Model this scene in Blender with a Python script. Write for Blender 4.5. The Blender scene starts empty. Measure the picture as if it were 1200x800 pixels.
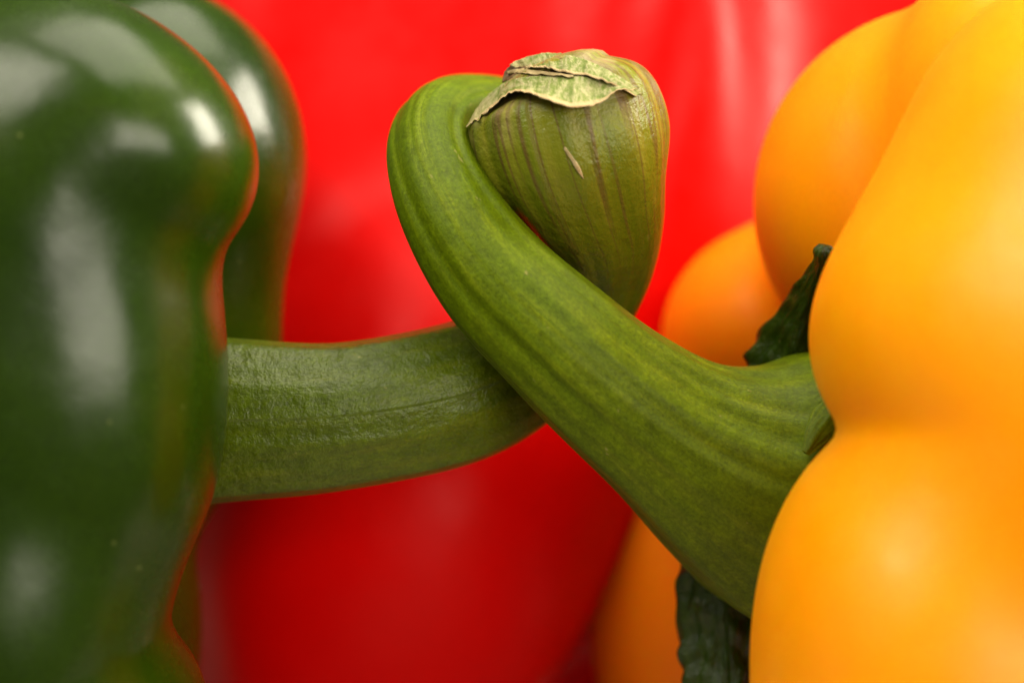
import bpy, math, random
import numpy as np
from mathutils import Vector
from mathutils.bvhtree import BVHTree

scene = bpy.context.scene
COL = scene.collection

# ---------------------------------------------------------------- camera
S = 1e-4            # one working unit is 0.1 mm
D = 4000.0          # camera to the plane of the stems: 0.40 m
cam_d = bpy.data.cameras.new('camera')
cam_d.sensor_width = 36.0
cam_d.lens = 120.0
cam_d.clip_start = 0.01
cam_d.clip_end = 20.0
cam_d.dof.use_dof = True
cam_d.dof.focus_distance = 0.394
cam_d.dof.aperture_fstop = 10.0
cam = bpy.data.objects.new('camera', cam_d)
COL.objects.link(cam)
cam.location = (0, -D * S, 0)
cam.rotation_euler = (math.radians(90), 0, 0)
scene.camera = cam

# ---------------------------------------------------------------- room light
world = bpy.data.worlds.new('World')
scene.world = world
world.use_nodes = True
wb = world.node_tree.nodes['Background']
wb.inputs[0].default_value = (1.0, 0.84, 0.58, 1)
wb.inputs[1].default_value = 0.14


def area(name, loc, target, sx, sy, power, color=(1, 1, 1)):
    l = bpy.data.lights.new(name, 'AREA')
    l.shape = 'RECTANGLE'
    l.size, l.size_y = sx, sy
    l.energy = power
    l.color = color
    o = bpy.data.objects.new(name, l)
    COL.objects.link(o)
    o.location = loc
    d = Vector(target) - Vector(loc)
    o.rotation_euler = d.to_track_quat('-Z', 'Y').to_euler()
    return o


area('window_right', (0.55, 0.02, 0.23), (0.0, 0.0, 0.02), 0.24, 0.38, 9.5, (1.0, 0.92, 0.74))
area('window_front', (0.46, -0.93, 0.14), (0, 0, 0), 0.66, 0.36, 7.5, (1.0, 0.92, 0.76))
area('softbox_left', (-0.42, -0.42, 0.58), (0.02, 0, 0), 0.42, 0.34, 5.2, (1.0, 0.92, 0.76))
area('softbox_top', (0.10, -0.06, 0.60), (0, 0.02, 0.0), 0.60, 0.50, 5.8, (1.0, 0.92, 0.74))

scene.view_settings.view_transform = 'Standard'
scene.view_settings.look = 'None'
scene.view_settings.exposure = 0.12
scene.view_settings.gamma = 1.0
scene.view_settings.use_curve_mapping = False
scene.cycles.use_denoising = True
scene.cycles.max_bounces = 8
scene.cycles.sample_clamp_indirect = 4.0


# ---------------------------------------------------------------- helpers
def W(px, py, y=0.0):
    """point seen at picture position px, py when it stands y behind the stem plane"""
    k = (D + y) / D
    return np.array([(px - 600.0) * k, y, (400.0 - py) * k])


def K(y):
    return (D + y) / D


def ell(px, py, y, rx, ry, rz, rot=0.0, yaw=0.0, p=2.0):
    """ellipsoid lobe: centre, half sizes, roll about the depth axis, yaw about the vertical"""
    a, b = math.radians(rot), math.radians(yaw)
    R1 = np.array([[math.cos(a), 0, math.sin(a)], [0, 1, 0], [-math.sin(a), 0, math.cos(a)]])
    R2 = np.array([[math.cos(b), -math.sin(b), 0], [math.sin(b), math.cos(b), 0], [0, 0, 1]])
    k = K(y)
    return (W(px, py, y), np.array([rx * k, ry, rz * k], float), (R1 @ R2).T, p)


def sd_ell(P, e):
    c, r, R, p = e
    q = (P - c) @ R.T
    if p != 2.0:
        g = (np.abs(q / r) ** p).sum(-1) ** (1 / p)
        return (g - 1.0) * r.min()
    k0 = np.sqrt(((q / r) ** 2).sum(-1)) + 1e-9
    k1 = np.sqrt(((q / (r * r)) ** 2).sum(-1)) + 1e-9
    return k0 * (k0 - 1.0) / k1


def smin(a, b, k):
    h = np.maximum(k - np.abs(a - b), 0.0) / k
    return np.minimum(a, b) - h * h * k * 0.25


def smax(a, b, k):
    return -smin(-a, -b, k)


def wobble(P, f, seed):
    r = np.random.RandomState(seed)
    o = 0
    for i in range(5):
        d = r.normal(size=3)
        d /= np.linalg.norm(d)
        o = o + np.sin((P @ d) * f * (0.7 + 0.25 * i) + r.uniform(0, 6.28)) / 5.0
    return o


def field(lobes, cuts, amp, freq, seed):
    def f(P):
        d = None
        for e, k in lobes:
            s = sd_ell(P, e)
            d = s if d is None else smin(d, s, k)
        for e, k in cuts:
            d = smax(d, -sd_ell(P, e), k)
        return d + amp * wobble(P, freq, seed)
    return f


def surface(f, lo, hi, step):
    """surface nets over a signed field, vertices pulled onto the true zero level"""
    lo, hi = np.array(lo, float), np.array(hi, float)
    n = np.ceil((hi - lo) / step).astype(int) + 1
    ax = [lo[i] + step * np.arange(n[i]) for i in range(3)]
    V = np.empty(n, np.float32)
    for i in range(n[0]):
        g = np.stack(np.meshgrid([ax[0][i]], ax[1], ax[2], indexing='ij'), -1)
        V[i] = f(g)[0]
    ins = V < 0
    m = n - 1
    acc = np.zeros(tuple(m) + (3,), np.float32)
    cnt = np.zeros(tuple(m), np.float32)
    corner = lambda A, a, b, c: A[a:a + m[0], b:b + m[1], c:c + m[2]]
    for axis in range(3):
        for u in (0, 1):
            for v in (0, 1):
                o0 = [u, v]
                o0.insert(axis, 0)
                o1 = list(o0)
                o1[axis] = 1
                a, b = corner(V, *o0), corner(V, *o1)
                x = (a < 0) != (b < 0)
                t = np.where(x, a / np.where(x, a - b, 1), 0)
                p = np.zeros(tuple(m) + (3,), np.float32)
                for c in range(3):
                    p[..., c] = o0[c]
                p[..., axis] = t
                acc += p * x[..., None]
                cnt += x
    act = cnt > 0
    idx = -np.ones(tuple(m), int)
    idx[act] = np.arange(act.sum())
    cells = np.argwhere(act)
    P = lo + (cells + acc[act] / cnt[act][:, None]) * step
    faces = []
    for axis in range(3):
        o = [1, 1, 1]
        o[axis] = 0
        sl0 = tuple(slice(1, n[i] - 1) if i != axis else slice(0, n[i] - 1) for i in range(3))
        sl1 = tuple(slice(1, n[i] - 1) if i != axis else slice(1, n[i]) for i in range(3))
        a, b = ins[sl0], ins[sl1]
        e = np.argwhere(a != b)
        flip = a[tuple(e.T)]
        base = e + np.array([0 if i == axis else 1 for i in range(3)])
        u, v = [i for i in range(3) if i != axis]
        q = []
        for du, dv in ((1, 1), (0, 1), (0, 0), (1, 0)):
            c = base.copy()
            c[:, u] -= du
            c[:, v] -= dv
            q.append(idx[tuple(c.T)])
        q = np.stack(q, 1)
        fl = flip if axis != 1 else ~flip
        q[~fl] = q[~fl][:, ::-1]
        faces.append(q)
    F = np.concatenate(faces)
    for _ in range(4):
        d = f(P)
        h = 2.0
        g = np.stack([f(P + np.eye(3)[i] * h) - f(P - np.eye(3)[i] * h) for i in range(3)], -1) / (2 * h)
        g2 = np.maximum((g * g).sum(-1), 0.05)
        P = P - np.clip(d / g2, -step, step)[:, None] * g
    return P, F


def mesh_obj(name, P, F, mat, parent=None, uv=None, origin=None):
    me = bpy.data.meshes.new(name)
    P = np.asarray(P, float) * S
    org = np.zeros(3) if origin is None else np.asarray(origin, float)
    P = P - org
    F = np.asarray(F)
    me.vertices.add(len(P))
    me.vertices.foreach_set('co', P.astype(np.float32).ravel())
    nf, w = F.shape
    me.loops.add(nf * w)
    me.loops.foreach_set('vertex_index', F.astype(np.int32).ravel())
    me.polygons.add(nf)
    me.polygons.foreach_set('loop_start', np.arange(0, nf * w, w, dtype=np.int32))
    me.update(calc_edges=True)
    me.polygons.foreach_set('use_smooth', np.ones(nf, bool))
    if uv is not None:
        for key, val in uv.items():
            at = me.attributes.new(key, 'FLOAT', 'POINT')
            at.data.foreach_set('value', np.asarray(val, np.float32))
    me.validate()
    me.materials.append(mat)
    o = bpy.data.objects.new(name, me)
    COL.objects.link(o)
    if parent is not None:
        o.parent = parent
        o.location = org - np.array(root_of(parent))
    else:
        o.location = org
    return o


def root_of(o):
    p = Vector((0, 0, 0))
    while o is not None:
        p = p + o.location
        o = o.parent
    return p


def thing(name, label, cat, loc):
    o = bpy.data.objects.new(name, None)
    o.empty_display_size = 0.01
    COL.objects.link(o)
    o.location = loc
    o['label'] = label
    o['category'] = cat
    return o


def spline(pts, n):
    pts = np.asarray(pts, float)
    P = np.vstack([2 * pts[0] - pts[1], pts, 2 * pts[-1] - pts[-2]])
    out = []
    segs = len(pts) - 1
    for j in range(n):
        t = j / (n - 1) * segs
        i = min(int(t), segs - 1)
        u = t - i
        a, b, c, d = P[i], P[i + 1], P[i + 2], P[i + 3]
        out.append(0.5 * ((2 * b) + (c - a) * u + (2 * a - 5 * b + 4 * c - d) * u * u + (3 * b - a - 3 * c + d) * u ** 3))
    return np.array(out)


def tube(ctrl, n, m, rib=None, flat=1.0, cap0=True, cap1=True, disp=None):
    """ctrl rows: px, py, y, radius. returns verts, quads, attributes u (round) and v (along, 0.1 mm)"""
    rows = []
    for c in ctrl:
        w = W(*c[:3])
        rows.append(list(w) + [c[3] * K(c[2])])
    sp = spline(rows, n)
    C, R = sp[:, :3], sp[:, 3]
    T = np.gradient(C, axis=0)
    T /= np.linalg.norm(T, axis=1)[:, None]
    kw = np.hanning(2 * (n // 14) + 3)
    kw /= kw.sum()
    h = len(kw) // 2
    T = np.stack([np.convolve(np.pad(T[:, c], h, 'edge'), kw, 'valid') for c in range(3)], 1)
    T /= np.linalg.norm(T, axis=1)[:, None]
    N = np.zeros_like(C)
    ref = np.array([0, -1.0, 0])
    v0 = ref - T[0] * (ref @ T[0])
    N[0] = v0 / np.linalg.norm(v0)
    for i in range(1, n):
        v = N[i - 1] - T[i] * (N[i - 1] @ T[i])
        N[i] = v / np.linalg.norm(v)
    B = np.cross(T, N)
    s = np.concatenate([[0], np.cumsum(np.linalg.norm(np.diff(C, axis=0), axis=1))])
    th = np.linspace(0, 2 * math.pi, m, endpoint=False)
    P = np.zeros((n, m, 3))
    U = np.zeros((n, m))
    Vv = np.zeros((n, m))
    for i in range(n):
        r = np.full(m, R[i])
        if rib is not None:
            r = r * (1 + rib(th, s[i], s[-1]))
        P[i] = C[i] + (np.cos(th) * r * flat)[:, None] * N[i] + (np.sin(th) * r)[:, None] * B[i]
        U[i] = th / (2 * math.pi)
        Vv[i] = s[i]
    F = []
    for i in range(n - 1):
        for j in range(m):
            k = (j + 1) % m
            F.append((i * m + j, i * m + k, (i + 1) * m + k, (i + 1) * m + j))
    P = P.reshape(-1, 3)
    U, Vv = U.ravel(), Vv.ravel()
    caps = []
    # rounded ends: shrinking rings out to a point
    def cap(i, sgn):
        nonlocal P, U, Vv
        prev = np.arange(i * m, i * m + m)
        ring0 = P[prev].copy()
        c = ring0.mean(0)
        r = np.linalg.norm(ring0 - c, axis=1).mean()
        for q, (sc, dd) in enumerate(((0.93, 0.12), (0.8, 0.2), (0.6, 0.27), (0.35, 0.31), (0.1, 0.33), (0.01, 0.33))):
            ring = c + (ring0 - c) * sc + T[i] * sgn * dd * r
            st = len(P)
            P = np.vstack([P, ring])
            U = np.concatenate([U, U[i * m:i * m + m]])
            Vv = np.concatenate([Vv, np.full(m, Vv[i * m] + sgn * r * (1 - sc))])
            new = np.arange(st, st + m)
            for j in range(m):
                k = (j + 1) % m
                if sgn > 0:
                    caps.append((prev[j], prev[k], new[k], new[j]))
                else:
                    caps.append((prev[k], prev[j], new[j], new[k]))
            prev = new
    if cap0:
        cap(0, -1)
    if cap1:
        cap(n - 1, 1)
    F = np.array(F + caps)
    if disp is not None:
        P = disp(P, U, Vv)
    return P, F, {'u': U, 'v': Vv}


# ---------------------------------------------------------------- materials
class NT:
    def __init__(self, name):
        self.m = bpy.data.materials.new(name)
        self.m.use_nodes = True
        self.t = self.m.node_tree
        self.b = self.t.nodes['Principled BSDF']

    def n(self, kind, **kw):
        nd = self.t.nodes.new(kind)
        for k, v in kw.items():
            if k.startswith('i_'):
                nd.inputs[k[2:].replace('_', ' ')].default_value = v
            else:
                setattr(nd, k, v)
        return nd

    def l(self, a, b):
        self.t.links.new(a, b)

    def noise(self, vec, scale, detail=3, rough=0.55):
        nd = self.n('ShaderNodeTexNoise')
        nd.inputs['Scale'].default_value = scale
        nd.inputs['Detail'].default_value = detail
        nd.inputs['Roughness'].default_value = rough
        self.l(vec, nd.inputs['Vector'])
        return nd.outputs['Fac']

    def ramp(self, fac, stops):
        nd = self.n('ShaderNodeValToRGB')
        el = nd.color_ramp.elements
        while len(el) < len(stops):
            el.new(0.5)
        for e, (p, c) in zip(el, stops):
            e.position = p
            e.color = (c[0], c[1], c[2], 1) if isinstance(c, (tuple, list)) else (c, c, c, 1)
        self.l(fac, nd.inputs[0])
        return nd.outputs[0]

    def mix(self, fac, a, b, mode='MIX'):
        nd = self.n('ShaderNodeMix', data_type='RGBA', blend_type=mode)
        for sock, v in ((nd.inputs[0], fac), (nd.inputs[6], a), (nd.inputs[7], b)):
            if hasattr(v, 'is_linked'):
                self.l(v, sock)
            elif isinstance(v, (tuple, list)):
                sock.default_value = (*v, 1)
            else:
                sock.default_value = v
        return nd.outputs[2]

    def math(self, op, a, b=0.0):
        nd = self.n('ShaderNodeMath', operation=op)
        for sock, v in ((nd.inputs[0], a), (nd.inputs[1], b)):
            if hasattr(v, 'is_linked'):
                self.l(v, sock)
            else:
                sock.default_value = v
        return nd.outputs[0]

    def obj(self):
        return self.n('ShaderNodeTexCoord').outputs['Object']

    def attr(self, name):
        return self.n('ShaderNodeAttribute', attribute_name=name).outputs['Fac']

    def bump(self, h, strength, dist, prev=None):
        nd = self.n('ShaderNodeBump')
        nd.inputs['Strength'].default_value = strength
        nd.inputs['Distance'].default_value = dist
        self.l(h, nd.inputs['Height'])
        if prev is not None:
            self.l(prev, nd.inputs['Normal'])
        return nd.outputs[0]

    def setp(self, **kw):
        for k, v in kw.items():
            s = self.b.inputs[k.replace('_', ' ')]
            if hasattr(v, 'is_linked'):
                self.l(v, s)
            elif isinstance(v, tuple) and len(v) == 3 and s.type == 'RGBA':
                s.default_value = (*v, 1)
            else:
                s.default_value = v


def pepper_skin(name, c0, c1, c2, rough, sss, radius, coat=0.0, grain=0.02, scuff=0.0, spec=0.5, bounce_tint=None):
    t = NT(name)
    co = t.obj()
    big = t.noise(co, 28, 3)
    col = t.ramp(big, [(0.3, c0), (0.55, c1), (0.75, c2)])
    if bounce_tint:  # red interreflection painted into the skin colour, orange towards the far side
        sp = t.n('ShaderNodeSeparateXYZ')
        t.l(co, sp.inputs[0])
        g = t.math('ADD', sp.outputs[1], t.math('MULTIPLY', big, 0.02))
        col = t.mix(t.ramp(g, [(0.0, 0.0), (0.055, 1.0)]), col, bounce_tint)
    fine = t.noise(co, 1700, 4, 0.7)
    col = t.mix(0.5 if scuff else 0.07, col, t.ramp(fine, [(0.3, 0.25), (0.7, 1.0)]), 'MULTIPLY')
    if scuff:
        vo = t.n('ShaderNodeTexVoronoi')
        vo.inputs['Scale'].default_value = 420
        t.l(co, vo.inputs['Vector'])
        sp2 = t.n('ShaderNodeSeparateColor')
        t.l(vo.outputs['Color'], sp2.inputs[0])
        dot = t.math('MULTIPLY', t.math('LESS_THAN', vo.outputs['Distance'], 0.10), t.math('GREATER_THAN', sp2.outputs[0], 0.88))
        col = t.mix(t.math('MULTIPLY', dot, 0.5), col, (0.16, 0.19, 0.05))
    h = t.noise(co, 900, 4, 0.65)
    nb = t.bump(h, 0.10, grain * 0.01)
    nb = t.bump(t.noise(co, 70, 2), 0.5, 0.0006, nb)
    r = t.ramp(t.noise(co, 160, 5, 0.7), [(0.3, rough * 0.85), (0.7, rough * 1.25)])
    t.setp(Base_Color=col, Roughness=r, Normal=nb, Subsurface_Weight=sss, Subsurface_Radius=radius,
           Subsurface_Scale=1.0, Specular_IOR_Level=spec, Coat_Weight=coat, Coat_Roughness=0.12)
    return t.m


def stem_vec(t, su, sv):
    u = t.math('MULTIPLY', t.attr('u'), 2 * math.pi)
    cb = t.n('ShaderNodeCombineXYZ')
    t.l(t.math('MULTIPLY', t.math('COSINE', u), su), cb.inputs[0])
    t.l(t.math('MULTIPLY', t.math('SINE', u), su), cb.inputs[1])
    t.l(t.math('MULTIPLY', t.attr('v'), sv), cb.inputs[2])
    return cb.outputs[0]


def stem_skin(name, c_dark, c_mid, c_light, rough=0.48, tip=None, wrinkle=0.0, spec=0.13):
    t = NT(name)
    co = t.obj()
    streak = t.noise(stem_vec(t, 3.5, 0.005), 1.6, 5, 0.65)
    col = t.ramp(streak, [(0.22, c_dark), (0.5, c_mid), (0.8, c_light)])
    blot = t.noise(co, 420, 6, 0.72)
    col = t.mix(0.55, col, t.ramp(blot, [(0.3, 0.55), (0.68, 1.35)]), 'MULTIPLY')
    fib = t.noise(stem_vec(t, 9.0, 0.03), 5.0, 3, 0.6)
    col = t.mix(0.22, col, t.ramp(fib, [(0.35, 0.6), (0.65, 1.2)]), 'MULTIPLY')
    fine = t.noise(co, 2600, 3, 0.7)
    col = t.mix(0.65, col, t.ramp(fine, [(0.3, 0.5), (0.7, 1.3)]), 'MULTIPLY')
    sc = t.ramp(t.noise(stem_vec(t, 1.6, 0.012), 2.6, 4, 0.6), [(0.685, 0.0), (0.73, 1.0)])
    col = t.mix(t.math('MULTIPLY', sc, 0.6), col, (0.26, 0.24, 0.075))
    if tip:
        col = tip(t, col)
    nb = t.bump(fine, 0.30, 0.00012)
    nb = t.bump(fib, 0.2, 0.0003, nb)
    nb = t.bump(blot, 0.35, 0.0004, nb)
    if wrinkle:
        wr = t.noise(stem_vec(t, 1.6, 0.022), 2.2, 4, 0.65)
        nb = t.bump(wr, wrinkle, 0.0012, nb)
    t.setp(Base_Color=col, Roughness=rough, Normal=nb, Subsurface_Weight=0.12, Specular_IOR_Level=spec,
           Subsurface_Radius=(0.002, 0.003, 0.0008), Subsurface_Scale=1.0)
    return t.m


M_green = pepper_skin('green_pepper_skin', (0.010, 0.029, 0.0002), (0.019, 0.046, 0.0002), (0.040, 0.062, 0.0003),
                      0.25, 0.05, (0.002, 0.003, 0.001), 0.0, 0.02, scuff=1, spec=0.32)
M_red = pepper_skin('red_pepper_skin', (0.62, 0.0003, 0.0001), (0.66, 0.0004, 0.0001), (0.70, 0.0006, 0.0002),
                    0.36, 0.4, (0.014, 0.001, 0.0005), 0.0, spec=0.10)
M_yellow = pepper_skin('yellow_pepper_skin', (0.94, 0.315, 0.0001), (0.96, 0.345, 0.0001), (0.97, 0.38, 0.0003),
                       0.38, 0.6, (0.014, 0.005, 0.0005), 0.0, spec=0.30, bounce_tint=(0.94, 0.215, 0.0002))
M_ystem = stem_skin('stem_skin', (0.062, 0.100, 0.0003), (0.086, 0.130, 0.0004), (0.155, 0.200, 0.003))


def head_tip(t, col):
    # towards the cut end the skin is yellower, with purple brown veins and pale dry patches
    v = t.attr('v')
    f = t.ramp(t.math('DIVIDE', v, 1000.0), [(0.62, 0.0), (0.90, 1.0)])
    olive = t.ramp(t.noise(stem_vec(t, 4.0, 0.006), 1.3, 4), [(0.25, (0.105, 0.135, 0.004)), (0.5, (0.160, 0.172, 0.008)), (0.8, (0.27, 0.24, 0.03))])
    col = t.mix(f, col, olive)
    vn = t.noise(stem_vec(t, 2.2, 0.0009), 2.2, 3, 0.5)
    vein = t.ramp(vn, [(0.45, 0.0), (0.50, 1.0), (0.54, 0.0)])
    col = t.mix(t.math('MULTIPLY', t.math('MULTIPLY', vein, 0.85), f), col, (0.090, 0.040, 0.016))
    p = t.ramp(t.math('DIVIDE', v, 1000.0), [(0.87, 0.0), (0.97, 1.0)])
    pn = t.ramp(t.noise(t.obj(), 190, 5, 0.65), [(0.42, 0.0), (0.62, 1.0)])
    col = t.mix(t.math('MULTIPLY', t.math('MULTIPLY', p, pn), 0.7), col, (0.44, 0.36, 0.20))
    return col


M_gstem = stem_skin('green_stem_skin', (0.052, 0.084, 0.0003), (0.072, 0.108, 0.0004), (0.115, 0.145, 0.0015), 0.33, head_tip, 0.42, 0.30)
M_calyx = stem_skin('calyx_skin', (0.007, 0.018, 0.0006), (0.022, 0.050, 0.001), (0.050, 0.085, 0.003), 0.25, None, 0.6, 0.4)


def dry_skin(name, a, b, c):
    t = NT(name)
    co = t.obj()
    n1 = t.noise(co, 240, 5, 0.7)
    col = t.ramp(n1, [(0.32, a), (0.5, b), (0.68, c)])
    n2 = t.noise(co, 1500, 4, 0.7)
    col = t.mix(0.5, col, t.ramp(n2, [(0.3, 0.5), (0.7, 1.2)]), 'MULTIPLY')
    nb = t.bump(n2, 0.5, 0.0002)
    nb = t.bump(n1, 0.5, 0.0005, nb)
    t.setp(Base_Color=col, Roughness=0.62, Normal=nb)
    return t.m


def flap_skin(name):
    t = NT(name)
    co = t.obj()
    cb = t.n('ShaderNodeCombineXYZ')
    t.l(t.math('MULTIPLY', t.attr('u'), 26.0), cb.inputs[0])
    t.l(t.math('MULTIPLY', t.attr('v'), 2.5), cb.inputs[1])
    st = t.noise(cb.outputs[0], 1.3, 5, 0.7)
    col = t.ramp(st, [(0.30, (0.085, 0.14, 0.015)), (0.45, (0.18, 0.22, 0.05)), (0.60, (0.38, 0.36, 0.18)), (0.74, (0.25, 0.16, 0.075))])
    n1 = t.noise(co, 500, 5, 0.7)
    col = t.mix(0.55, col, t.ramp(n1, [(0.3, 0.5), (0.7, 1.15)]), 'MULTIPLY')
    e = t.ramp(t.math('ADD', t.attr('v'), t.math('MULTIPLY', n1, 0.25)), [(0.95, 0.0), (1.06, 1.0)])
    col = t.mix(e, col, (0.46, 0.34, 0.17))
    e2 = t.ramp(t.math('ADD', t.attr('u'), t.math('MULTIPLY', n1, 0.12)), [(0.10, 1.0), (0.30, 0.0)])
    col = t.mix(t.math('MULTIPLY', e2, 0.6), col, (0.40, 0.31, 0.16))
    n2 = t.noise(co, 1800, 3, 0.7)
    nb = t.bump(n2, 0.5, 0.00015)
    nb = t.bump(st, 0.6, 0.0006, nb)
    t.setp(Base_Color=col, Roughness=0.6, Normal=nb, Specular_IOR_Level=0.25)
    return t.m


M_flap = flap_skin('peeling_skin')
M_dry = dry_skin('dried_cut_end', (0.045, 0.020, 0.006), (0.13, 0.070, 0.022), (0.28, 0.18, 0.075))
M_fibre = dry_skin('dry_fibre', (0.24, 0.17, 0.07), (0.36, 0.27, 0.12), (0.48, 0.38, 0.20))
tt = NT('table_laminate')
tt.setp(Base_Color=tt.ramp(tt.noise(tt.obj(), 30, 4), [(0.3, (0.46, 0.42, 0.36)), (0.7, (0.52, 0.48, 0.41))]), Roughness=0.5)
M_table = tt.m

TABLE = -640.0

# ---------------------------------------------------------------- table
v = []
hx, y0, y1, th = 9000, -520, 6000, 250  # unseen; front cut short to clear green's reflection, back bounces light onto red
P = [(-hx, y0, TABLE), (hx, y0, TABLE), (hx, y1, TABLE), (-hx, y1, TABLE),
     (-hx, y0, TABLE - th), (hx, y0, TABLE - th), (hx, y1, TABLE - th), (-hx, y1, TABLE - th)]
F = [(0, 1, 2, 3), (7, 6, 5, 4), (0, 4, 5, 1), (1, 5, 6, 2), (2, 6, 7, 3), (3, 7, 4, 0)]
tb = mesh_obj('tabletop', P, F, M_table)
for p in tb.data.polygons:
    p.use_smooth = False
tb['kind'] = 'structure'


def rest(f, P):
    """flatten the lowest skin a little where the pepper sits on the table"""
    Q = P.copy()
    low = Q[:, 2] < TABLE + 2
    Q[low, 2] = TABLE + 2
    return Q


# ---------------------------------------------------------------- green pepper
gp = thing('green_bell_pepper', 'glossy dark green bell pepper whose hooked stem ends in a peeling cut tip', 'bell pepper',
           (W(-100, 400, 100) * S))
lobes = [
    (ell(-330, 430, 120, 330, 400, 560), 60),
    (ell(-20, 400, -165, 225, 185, 425, p=2.1), 60),
    (ell(150, 162, -190, 165, 155, 125, 35), 110),
    (ell(62, 440, -165, 206, 190, 305, p=2.2), 26),
    (ell(55, 270, -150, 172, 195, 210), 60),
    (ell(10, 730, -150, 180, 190, 220), 60),
    (ell(40, 430, 40, 190, 250, 430), 60),
    (ell(88, 845, -100, 158, 200, 155), 25),
    (ell(-40, 800, -60, 200, 250, 200), 40),
    (ell(160, 190, 300, 198, 190, 215), 45),
    (ell(130, 385, 330, 200, 190, 262), 60),
    (ell(55, 740, 300, 180, 230, 260), 60),
]
cuts = [(ell(330, 490, 110, 130, 110, 140), 120)]
f = field(lobes, cuts, 3.0, 0.012, 3)
P, F = surface(f, (-1250, -600, -700), (-180, 680, 560), 9.0)
g_body = mesh_obj('body', rest(f, P), F, M_green, gp)


def rib_stem(seed, amp):
    r = np.random.RandomState(seed)
    ph = r.uniform(0, 6.28, 8)
    gr = [(r.uniform(0, 6.28), r.uniform(0.06, 0.13), r.uniform(0.5, 1.0), r.uniform(-0.0008, 0.0008)) for _ in range(9)]

    def g(th, s, L):
        o = amp * np.sin(5 * th + ph[0] + 0.0010 * s)
        o += amp * 0.7 * np.sin(9 * th + ph[1] - 0.0016 * s)
        o += amp * 0.45 * np.sin(17 * th + ph[2] + 0.002 * s)
        o += amp * 0.8 * np.sin(2 * th + ph[3] + 0.006 * s)
        o += amp * 0.5 * np.sin(s * 0.025 + ph[4] + 2 * np.sin(th + ph[5]))
        for a0, w, d, dr in gr:
            q = (th - a0 - dr * s + math.pi) % (2 * math.pi) - math.pi
            o = o - 1.5 * amp * d * np.exp(-(q / w) ** 2)
        return o
    return g


ctrl = [(130, 498, 95, 102), (255, 492, 60, 97), (400, 487, 45, 87), (530, 463, 70, 84), (612, 422, 115, 76),
        (670, 370, 125, 65), (702, 315, 90, 62), (704, 268, 45, 73), (690, 226, 12, 93), (675, 180, -8, 114), (664, 138, -8, 115), (658, 112, -8, 104), (650, 90, -8, 68)]
rb = rib_stem(5, 0.014)
P, F, uv = tube(ctrl, 260, 180, rb)
g_stem = mesh_obj('stem', P, F, M_gstem, gp, uv)
stem_bvh = BVHTree.FromPolygons([Vector(p) for p in P], [tuple(q) for q in F])


def on_stem(px, py, lift):
    """point of the stem's skin under a picture position, lifted off along the way to the camera"""
    o = Vector((0, -D, 0))
    w = Vector(W(px, py, 0))
    d = (w - o).normalized()
    hit = stem_bvh.ray_cast(o, d)
    if hit[0] is None:
        loc, nrm, i, dist = stem_bvh.find_nearest(w)
        loc = Vector(W(px, py, loc.y))
        return np.array(loc) - np.array(d) * lift
    return np.array(hit[0]) - np.array(d) * lift


def sheet(top, bot, rows, cols, lift, thick, curl=None, seed=0):
    """a thin skin draped between an upper and a lower edge, with its own thickness"""
    r = np.random.RandomState(seed)
    T = spline([(*p, 0) for p in top], cols)[:, :2]
    B = spline([(*p, 0) for p in bot], cols)[:, :2]
    G = np.zeros((rows, cols, 3))
    jx = np.convolve(r.normal(size=cols + 2), [0.3, 0.4, 0.3], 'valid') * 1.1
    for i in range(rows):
        t = i / (rows - 1)
        for j in range(cols):
            q = T[j] * (1 - t) + B[j] * t
            u = j / (cols - 1)
            q = q + np.array([jx[j] * 0.4, jx[j] * (0.3 + 0.7 * t)])
            G[i, j] = on_stem(q[0], q[1], lift(u, t) + 1.2 * r.normal())
    # relax along the sheet so that it hangs smoothly
    for _ in range(6):
        H = G.copy()
        H[1:-1, 1:-1] = (G[1:-1, 1:-1] * 2 + G[:-2, 1:-1] + G[2:, 1:-1] + G[1:-1, :-2] + G[1:-1, 2:]) / 6
        H[0, 1:-1] = (2 * G[0, 1:-1] + G[0, :-2] + G[0, 2:]) / 4
        H[-1, 1:-1] = (2 * G[-1, 1:-1] + G[-1, :-2] + G[-1, 2:]) / 4
        G[..., 1] = H[..., 1]
    A = G.reshape(-1, 3)
    Bk = A + np.array([0, thick, 0])
    Pn = np.vstack([A, Bk])
    n = rows * cols
    F = []
    for i in range(rows - 1):
        for j in range(cols - 1):
            a, b, c, d = i * cols + j, i * cols + j + 1, (i + 1) * cols + j + 1, (i + 1) * cols + j
            F.append((a, d, c, b))
            F.append((n + a, n + b, n + c, n + d))
    edge = [i for i in range(cols)] + [i * cols + cols - 1 for i in range(1, rows)] + \
           [(rows - 1) * cols + j for j in range(cols - 2, -1, -1)] + [i * cols for i in range(rows - 2, 0, -1)]
    for q in range(len(edge)):
        a, b = edge[q], edge[(q + 1) % len(edge)]
        F.append((a, b, n + b, n + a))
    uu = np.tile(np.linspace(0, 1, cols), rows)
    vv = np.repeat(np.linspace(0, 1, rows), cols)
    return Pn, np.array(F), {'u': np.tile(uu, 2), 'v': np.tile(vv, 2)}


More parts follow.
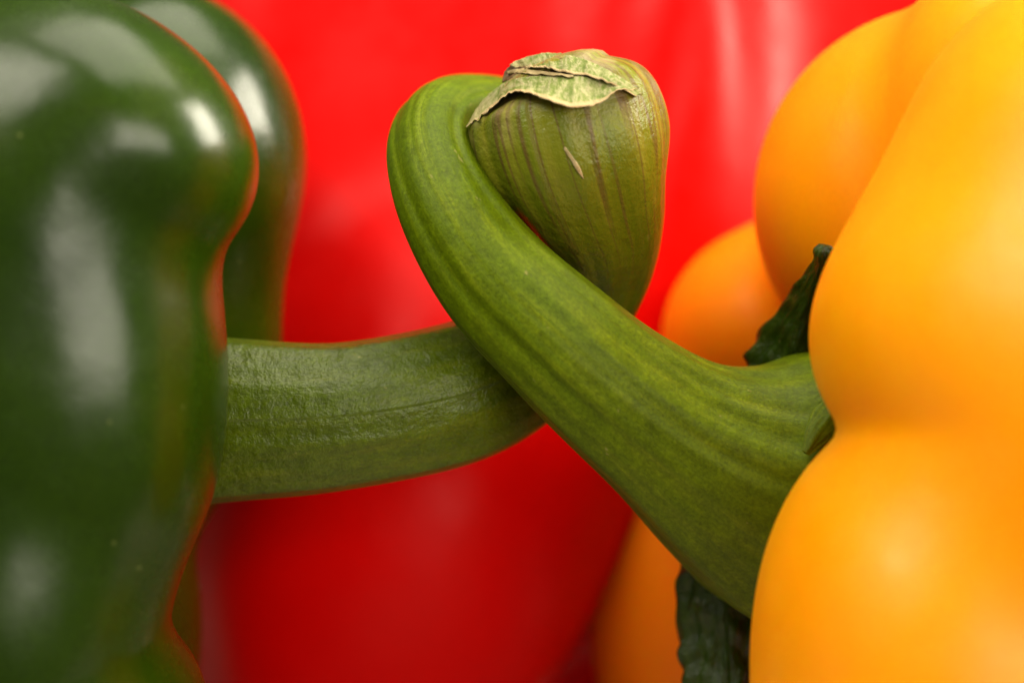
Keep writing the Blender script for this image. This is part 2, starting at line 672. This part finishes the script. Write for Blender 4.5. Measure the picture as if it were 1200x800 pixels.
# peeled skin round the cut end
flap_bot = [(546, 150), (562, 138), (580, 124), (598, 109), (616, 108), (636, 115), (660, 124), (684, 126), (706, 119), (724, 106), (750, 104)]
flap_top = [(549, 145), (562, 122), (580, 105), (598, 94), (618, 90), (640, 89), (660, 88), (682, 90), (704, 94), (724, 97), (748, 102)]
P, F, uv = sheet(flap_top, flap_bot, 16, 110,
                 lambda u, t: 5 + 30 * t ** 2 * math.exp(-((u - 0.33) / 0.36) ** 2) + 5 * t + 3.5 * math.sin(u * 21 + 2 * t) * t + 1.2 * math.sin(u * 47 + 3 * t),
                 3.0, seed=2)
mesh_obj('peeled_skin', P, F, M_flap, g_stem, uv)
back_top = [(597, 76), (610, 69), (628, 64), (646, 62), (672, 66), (700, 76), (728, 91), (754, 109)]
back_bot = [(604, 80), (616, 79), (632, 79), (650, 82), (672, 87), (697, 92), (720, 100), (746, 113)]
P, F, uv = sheet(back_top, back_bot, 10, 80, lambda u, t: 7 + 5 * t + 3 * math.sin(u * 23 + 3 * t) + 2 * math.sin(u * 49), 4.0, seed=9)
mesh_obj('peeled_skin', P, F, M_flap, g_stem, uv)
rim_top = [(591, 84), (602, 75), (622, 75), (645, 79), (670, 85), (690, 90)]
rim_bot = [(588, 97), (606, 95), (625, 94), (648, 94), (672, 94), (692, 94)]
P, F, uv = sheet(rim_top, rim_bot, 9, 60, lambda u, t: 2 + 2 * math.sin(u * 19), 5.0, seed=4)
mesh_obj('dried_rim', P, F, M_dry, g_stem, uv)
fb_top = [(594, 84), (606, 81), (622, 82), (645, 85), (672, 88)]
fb_bot = [(595, 87), (607, 86), (623, 87), (646, 89), (672, 90)]
P, F, uv = sheet(fb_top, fb_bot, 5, 40, lambda u, t: 9 + 4 * math.sin(u * 9), 4.0, seed=7)
mesh_obj('dry_fibre', P, F, M_fibre, g_stem, uv)
fl_bot = [(660, 174), (669, 188), (676, 200), (683, 209)]
fl_top = [(662, 171), (672, 185), (680, 197), (684, 209)]
P, F, uv = sheet(fl_top, fl_bot, 5, 20, lambda u, t: 1 + 2 * math.sin(u * 3.1), 1.2, seed=6)
mesh_obj('skin_flake', P, F, M_fibre, g_stem, uv)

# ---------------------------------------------------------------- yellow pepper
yp = thing('yellow_bell_pepper', 'bright yellow orange bell pepper with a thick green stem flaring from between its lobes', 'bell pepper',
           (W(1300, 400, 150) * S))
lobes = [
    (ell(1420, 420, 120, 330, 480, 560), 60),
    (ell(1135, 400, -230, 186, 250, 165), 60),
    (ell(1300, 260, -230, 262, 300, 300), 130),
    (ell(1126, 797, -250, 246, 290, 330, p=2.3), 16),
    (ell(1275, 485, -315, 237, 270, 290, 0), 80),
    (ell(1110, 235, 190, 226, 230, 230), 30),
    (ell(1172, 185, 70, 158, 230, 235), 30),
    (ell(925, 400, 480, 150, 200, 140, 0), 50),
    (ell(920, 720, 660, 228, 190, 330, 0), 90),
    (ell(1150, 480, 420, 260, 260, 420, 0), 80),
]
cuts = [(ell(900, 540, 30, 110, 130, 190), 60)]
f = field(lobes, cuts, 3.0, 0.011, 8)
P, F = surface(f, (40, -620, -700), (1350, 820, 720), 9.5)
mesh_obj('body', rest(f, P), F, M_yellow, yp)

ctrl = [(985, 590, 66, 160), (938, 574, 48, 164), (895, 560, 30, 151), (845, 541, 5, 122), (785, 507, -25, 96), (720, 458, -50, 84), (655, 400, -65, 78), (580, 328, -62, 71),
        (526, 245, -40, 60), (505, 180, 5, 52), (522, 143, 70, 50), (570, 138, 140, 50), (625, 150, 190, 50)]
rb = rib_stem(11, 0.017)
P, F, uv = tube(ctrl, 260, 180, rb)
y_stem = mesh_obj('stem', P, F, M_ystem, yp, uv)

# calyx: a thick wavy disc behind the flare with two upright sepals
cal = mesh_obj('calyx', *tube([(1025, 585, 105, 50), (1000, 587, 100, 66), (980, 589, 96, 70), (965, 589, 92, 56)], 40, 90,
               lambda th, s, L: 0.03 * np.sin(5 * th + 1) + 0.02 * np.sin(13 * th))[:2], M_calyx, yp)
rs = lambda th, s, L: (0.10 * np.sin(4 * th + 0.6 + 0.01 * s) + 0.06 * np.sin(s * 0.07 + 2 * th) + 0.05 * np.sin(9 * th + 0.02 * s)
                       + 0.045 * np.sin(s * 0.16 + 3 * np.sin(2 * th)) + 0.03 * np.sin(13 * th - s * 0.1))
P, F, uv = tube([(915, 470, 110, 50), (928, 432, 100, 50), (934, 395, 80, 39), (945, 360, 52, 25), (957, 328, 15, 16), (964, 308, -8, 11),
                 (967, 297, -16, 14), (969, 290, -18, 10)], 120, 80, rs, 0.8)
mesh_obj('sepal', P, F, M_calyx, cal, uv)
P, F, uv = tube([(862, 610, 130, 40), (852, 665, 130, 46), (845, 710, 130, 50), (848, 760, 125, 46), (852, 830, 120, 48), (862, 900, 118, 36)], 120, 80, rs, 0.8)
mesh_obj('sepal', P, F, M_calyx, cal, uv)

P, F, uv = tube([(994, 458, -66, 10), (974, 486, -88, 17), (958, 508, -102, 14), (944, 530, -112, 5)], 60, 40, rs, 0.5)
mesh_obj('sepal', P, F, M_ystem, cal, uv)

# ---------------------------------------------------------------- red pepper
lobes = [
    (ell(640, 400, 1150, 560, 380, 620), 60),
    (ell(400, 330, 830, 330, 230, 520), 130),
    (ell(690, 240, 860, 330, 230, 480), 90),
    (ell(1000, 250, 1000, 300, 260, 500), 90),
    (ell(480, 600, 590, 236, 210, 350, 20), 200),
    (ell(775, 210, 640, 62, 60, 270, 7), 160),
    (ell(335, 80, 720, 70, 60, 200, -4), 160),
    (ell(300, 620, 840, 250, 230, 360), 110),
]
f = field(lobes, [], 4.0, 0.007, 21)
P, F = surface(f, (-900, 330, -760), (900, 1650, 900), 13.0)
rp = mesh_obj('red_bell_pepper', rest(f, P), F, M_red, origin=W(620, 400, 1000) * S)
rp['label'] = 'large shiny red bell pepper filling the background behind the crossed stems'
rp['category'] = 'bell pepper'
